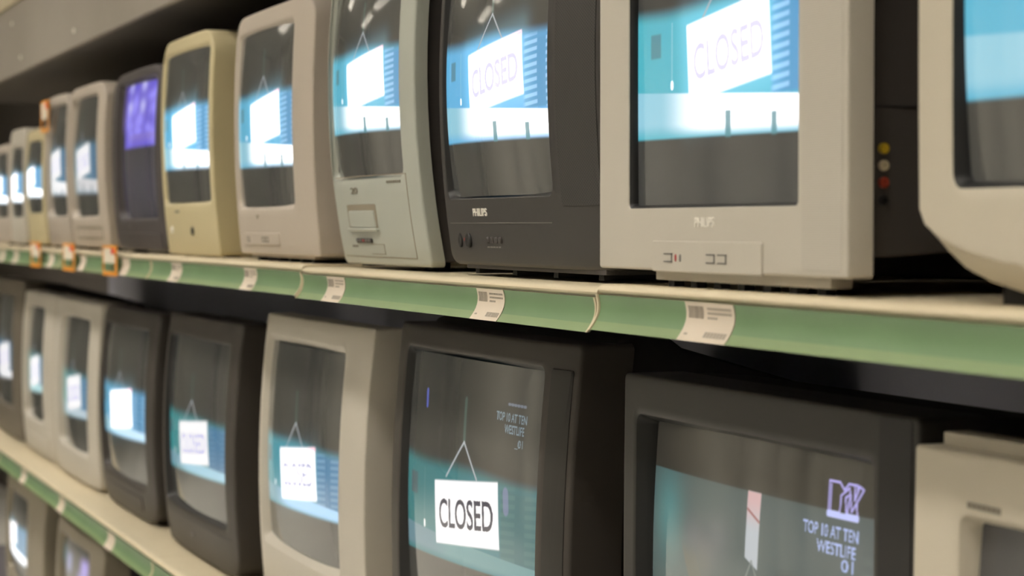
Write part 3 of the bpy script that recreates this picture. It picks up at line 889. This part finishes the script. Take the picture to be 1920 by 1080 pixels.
l4 = television('brown black television with black edged screen left of the silver one', 5.465, 4.70, LOW, DL, 0.548, (5.41, 4.77, 0.112, 0.495), 'brownblack', 'cabblack', 0.52, GL,
           kh=0.014, kp=4, kv=0.020, lean=0.025, rt=(0.015, 0.015), rb=(0.06, 0.06), fil=0.006, z0=0.006, pic='closed', surround='pit', lipw=0.010, srr=0.010,
           pargs=dict(LOWP, teal=0.62, white=0.95, ink=(0.42, 0.42, 0.75), thin=0.2, bw=(.30, .55, .68), slat=.25, blur=0.006, dv=-.09, du=.0, bandw=.6), res=(140, 180))
frame_line(l4, 'front_seam', 5.42, 4.74, 0.085, 0.088, 0.0025, 'pit', sides='t')
disc(l4, 'button', 5.1, 0.055, 0.007, 0.003, 'button')
l5 = television('silver television with tan flanks in the middle of the lower shelf', 4.465, 3.71, LOW, DL, 0.582, (4.425, 3.87, 0.145, 0.525), 'silver', 'tan', 0.52, GL,
           kh=0.008, kp=3, kv=0.018, lean=0.03, rt=(0.005, 0.005), rb=(0.02, 0.02), fil=0.004, z0=0.006, pic='closed', lipw=0.022, rec=0.018, srr=0.004, bd=0.05,
           pargs=dict(LOWP, teal=0.72, white=1.4, ink=(0.20, 0.22, 0.45), thin=0.25, bw=(.35, .62, .9), slat=.5, blur=0.005, blue=.15, dv=-.105, du=-.01, bandw=.6), res=(190, 250))
l6 = television('black television showing the sharp black lettered closed sign', 3.585, 2.785, LOW, DL, 0.600, (3.485, 2.885, 0.135, 0.555), 'brownblack', 'cabblack', 0.54, GL,
           kh=0.020, kp=6, kv=0.016, lean=0.03, rt=(0.010, 0.010), rb=(0.02, 0.02), fil=0.005, z0=0.006, pic='closed', surround='pit', lipw=0.014, rec=0.018, srr=0.005, hood=0.022,
           pargs=dict(LOWP, teal=0.46, white=0.98, bw=(.10, .26, .28), slat=.22, bcs=.6, blur=0.0025, overlay=1.0, bandw=.4, hh=.335, du=.022, dv=-.02), res=(330, 420), glass='glass_warm')
plate(l6, 'speaker_grille', 2.852, 2.797, 0.05, 0.565, 0.0012, 'black')
l7 = television('big black television showing the music chart caption and channel emblem', 2.562, 1.855, LOW, DL + 0.01, 0.578, (2.512, 1.945, 0.145, 0.522), 'black', 'cabblack', 0.54, GL,
           kh=0.003, kp=4, kv=0.003, lean=0.0, rt=(0.008, 0.008), rb=(0.02, 0.02), fil=0.004, z0=0.006, pic='chart', surround='pit', lipw=0.012, rec=0.024, srr=0.005, hood=0.006,
           res=(380, 460), glass='glass_warm')
plate(l7, 'speaker_grille', 1.925, 1.865, 0.04, 0.575, 0.0012, 'cabblack')
l8 = television('beige television with a stepped top at the lower right corner', 1.832, 1.24, LOW, DL - 0.01, 0.557, (1.745, 1.33, 0.16, 0.495), 'beige', 'cabgrey', 0.5, GL,
           kh=0.001, kv=0.002, lean=0.01, rt=(0.005, 0.005), rb=(0.02, 0.02), fil=0.003, z0=0.006, pic='dark', lipw=0.010, rec=0.018, srr=0.006, cab_in=0.03, bd=0.055,
           res=(40, 50), glass='glass_cool')
bm = bmesh.new(); box(bm, -l8['hw'] + 0.012, l8['hw'] - 0.012, 0.030, 0.058, 0.540, 0.569, 0.003); finish('top_ridge', bm, 'beige', l8['t'], 40)
print_row(l8, 'logo', 1.738, 1.682, 0.509, 0.5145, 7)

# ---- bottom shelf
television('tan television with bright blue screen in the lower left corner', 8.35, 7.42, BASE, DL, 0.435, (8.3, 7.75, 0.09, 0.375), 'tan', 'cabgrey', 0.5, GB,
           kh=0.012, kv=0.01, lean=0.02, fil=0.006, pic='closed', pargs=dict(faint, teal=0.7, white=1.5, du=-.25), res=(60, 80))
television('grey brown television with violet spots on screen under the lower green strip', 7.16, 6.32, BASE, DL, 0.418, (7.08, 6.52, 0.08, 0.365), 'tan', 'cabgrey', 0.5, GB,
           kh=0.012, kv=0.01, lean=0.02, fil=0.006, pic='violet_small', res=(60, 80))

# ------------------------------------------------------------------ price labels in the strips
def price_label(s, w, base, label, group, detail=True, dz=0.0):
    t = empty('price_label', (-s, 0.0, base + dz))
    tag(t, label, 'price label', group)
    n = 8
    def P(x, q, up):
        return (x, strip_y(q) - up, STRIP_T + (STRIP_B - STRIP_T) * q)
    bm = bmesh.new()
    rings = []
    for i in range(n + 1):
        q = 0.0 + 1.0 * i / n
        rings.append([P(-w / 2, q, 0.0012), P(w / 2, q, 0.0012), P(w / 2, q, 0.0004), P(-w / 2, q, 0.0004)])
    loft(bm, rings, True, True)
    finish('paper', bm, 'paper', t, 50)
    if detail:
        def ink(name, rects):
            bm = bmesh.new()
            for a, b, q0, q1 in rects:
                x0, x1 = -w / 2 + w * a, -w / 2 + w * b
                loft(bm, [[P(x0, q, 0.0012), P(x0, q, 0.00165), P(x1, q, 0.00165), P(x1, q, 0.0012)] for q in (q0, (q0 + q1) / 2, q1)], True, True)
            finish(name, bm, 'ink', t, smooth=False)
        r = random.Random(int(s * 100))
        xs = 0.06
        bars = []
        while xs < 0.38:
            wd = r.choice((0.008, 0.012, 0.02))
            bars.append((xs, xs + wd, 0.10, 0.42)); xs += wd + r.choice((0.008, 0.014))
        ink('barcode', bars)
        rows = []
        for q0 in (0.12, 0.24, 0.36):
            xs = 0.46
            while xs < (0.92 if q0 < 0.3 else 0.66):
                wd = r.uniform(0.02, 0.045); rows.append((xs, xs + wd, q0, q0 + 0.06)); xs += wd + 0.012
        ink('printed_text', rows)
        rows = []
        xs = 0.5
        for k2 in range(7):
            rows.append((xs, xs + 0.05, 0.74, 0.88)); xs += 0.065
        ink('printed_price', rows)
        ink('printed_mark', [(0.08, 0.15, 0.80, 0.85)])
    return t

GLB = 'paper price labels in the green shelf strips'
for s, w, txt, det, dz in ((2.141, 0.118, 'white price label under the silver flat television, largest of all', True, 0),
                  (2.823, 0.106, 'white price label under the charcoal television with the round knobs', True, -0.0035),
                  (3.582, 0.106, 'white price label under the green grey tape television', True, -0.0035),
                  (4.180, 0.10, 'white price label under the warm light grey television', True, 0),
                  (4.863, 0.11, 'white price label under the cream television', True, 0),
                  (5.467, 0.10, 'white price label under the dark slate television, right of the orange framed cards', False, 0.001),
                  (6.09, 0.09, 'white price label between the two nearest orange framed cards', False, 0.001),
                  (6.65, 0.10, 'white price label right of the farthest orange framed card', False, 0.0),
                  (7.402, 0.10, 'white price label left of the farthest orange framed card', False, 0.0),
                  (7.73, 0.10, 'white price label at the left edge of the upper green strip', False, 0.0)):
    price_label(s, w, UP, txt, GLB, det, dz)
for s, txt in ((7.254, 'pale price label in the lower green strip, highest of three there'),
               (6.482, 'pale price label in the lower green strip, middle of three there'),
               (5.687, 'pale price label in the lower green strip under the round chinned dark television')):
    price_label(s, 0.10, LOW, txt, GLB, False)

def promo_card(loc, w, h, label, bulge=0.0):
    t = empty('promotion_card', loc)
    tag(t, label, 'price card', 'orange edged promotion cards')
    bm = bmesh.new()
    e = 0.011
    for a, b, c, dd in ((-w / 2, w / 2, 0, e), (-w / 2, w / 2, h - e * 0.6, h), (-w / 2, -w / 2 + e, e, h - e * 0.6), (w / 2 - e * 1.4, w / 2, e, h - e * 0.6)):
        box(bm, a, b, -0.003, 0.0, c, dd)
    finish('frame', bm, 'orange', t, smooth=False)
    bm = bmesh.new(); box(bm, -w / 2 + e, w / 2 - e * 1.4, -0.0022, -0.0008, h * 0.42, h - e * 0.6); finish('card', bm, 'cardwhite', t, smooth=False)
    bm = bmesh.new(); box(bm, w * 0.12, w / 2 - e * 1.4, -0.0032, -0.0022, h * 0.72, h - e * 0.6); finish('red_print', bm, 'cardred', t, smooth=False)
    return t
for s, txt in ((5.598, 'orange framed card on the green strip nearest the dark slate television'),
               (6.237, 'orange framed card on the green strip below the card topped television'),
               (6.861, 'orange framed card on the green strip below the small cream television')):
    promo_card((-s, -0.021, UP - 0.056), 0.19, 0.075, txt)
t = promo_card((-6.965, DU + 0.004, UP + 0.350), 0.15, 0.095, 'orange edged white card on the upper left corner of a grey television')
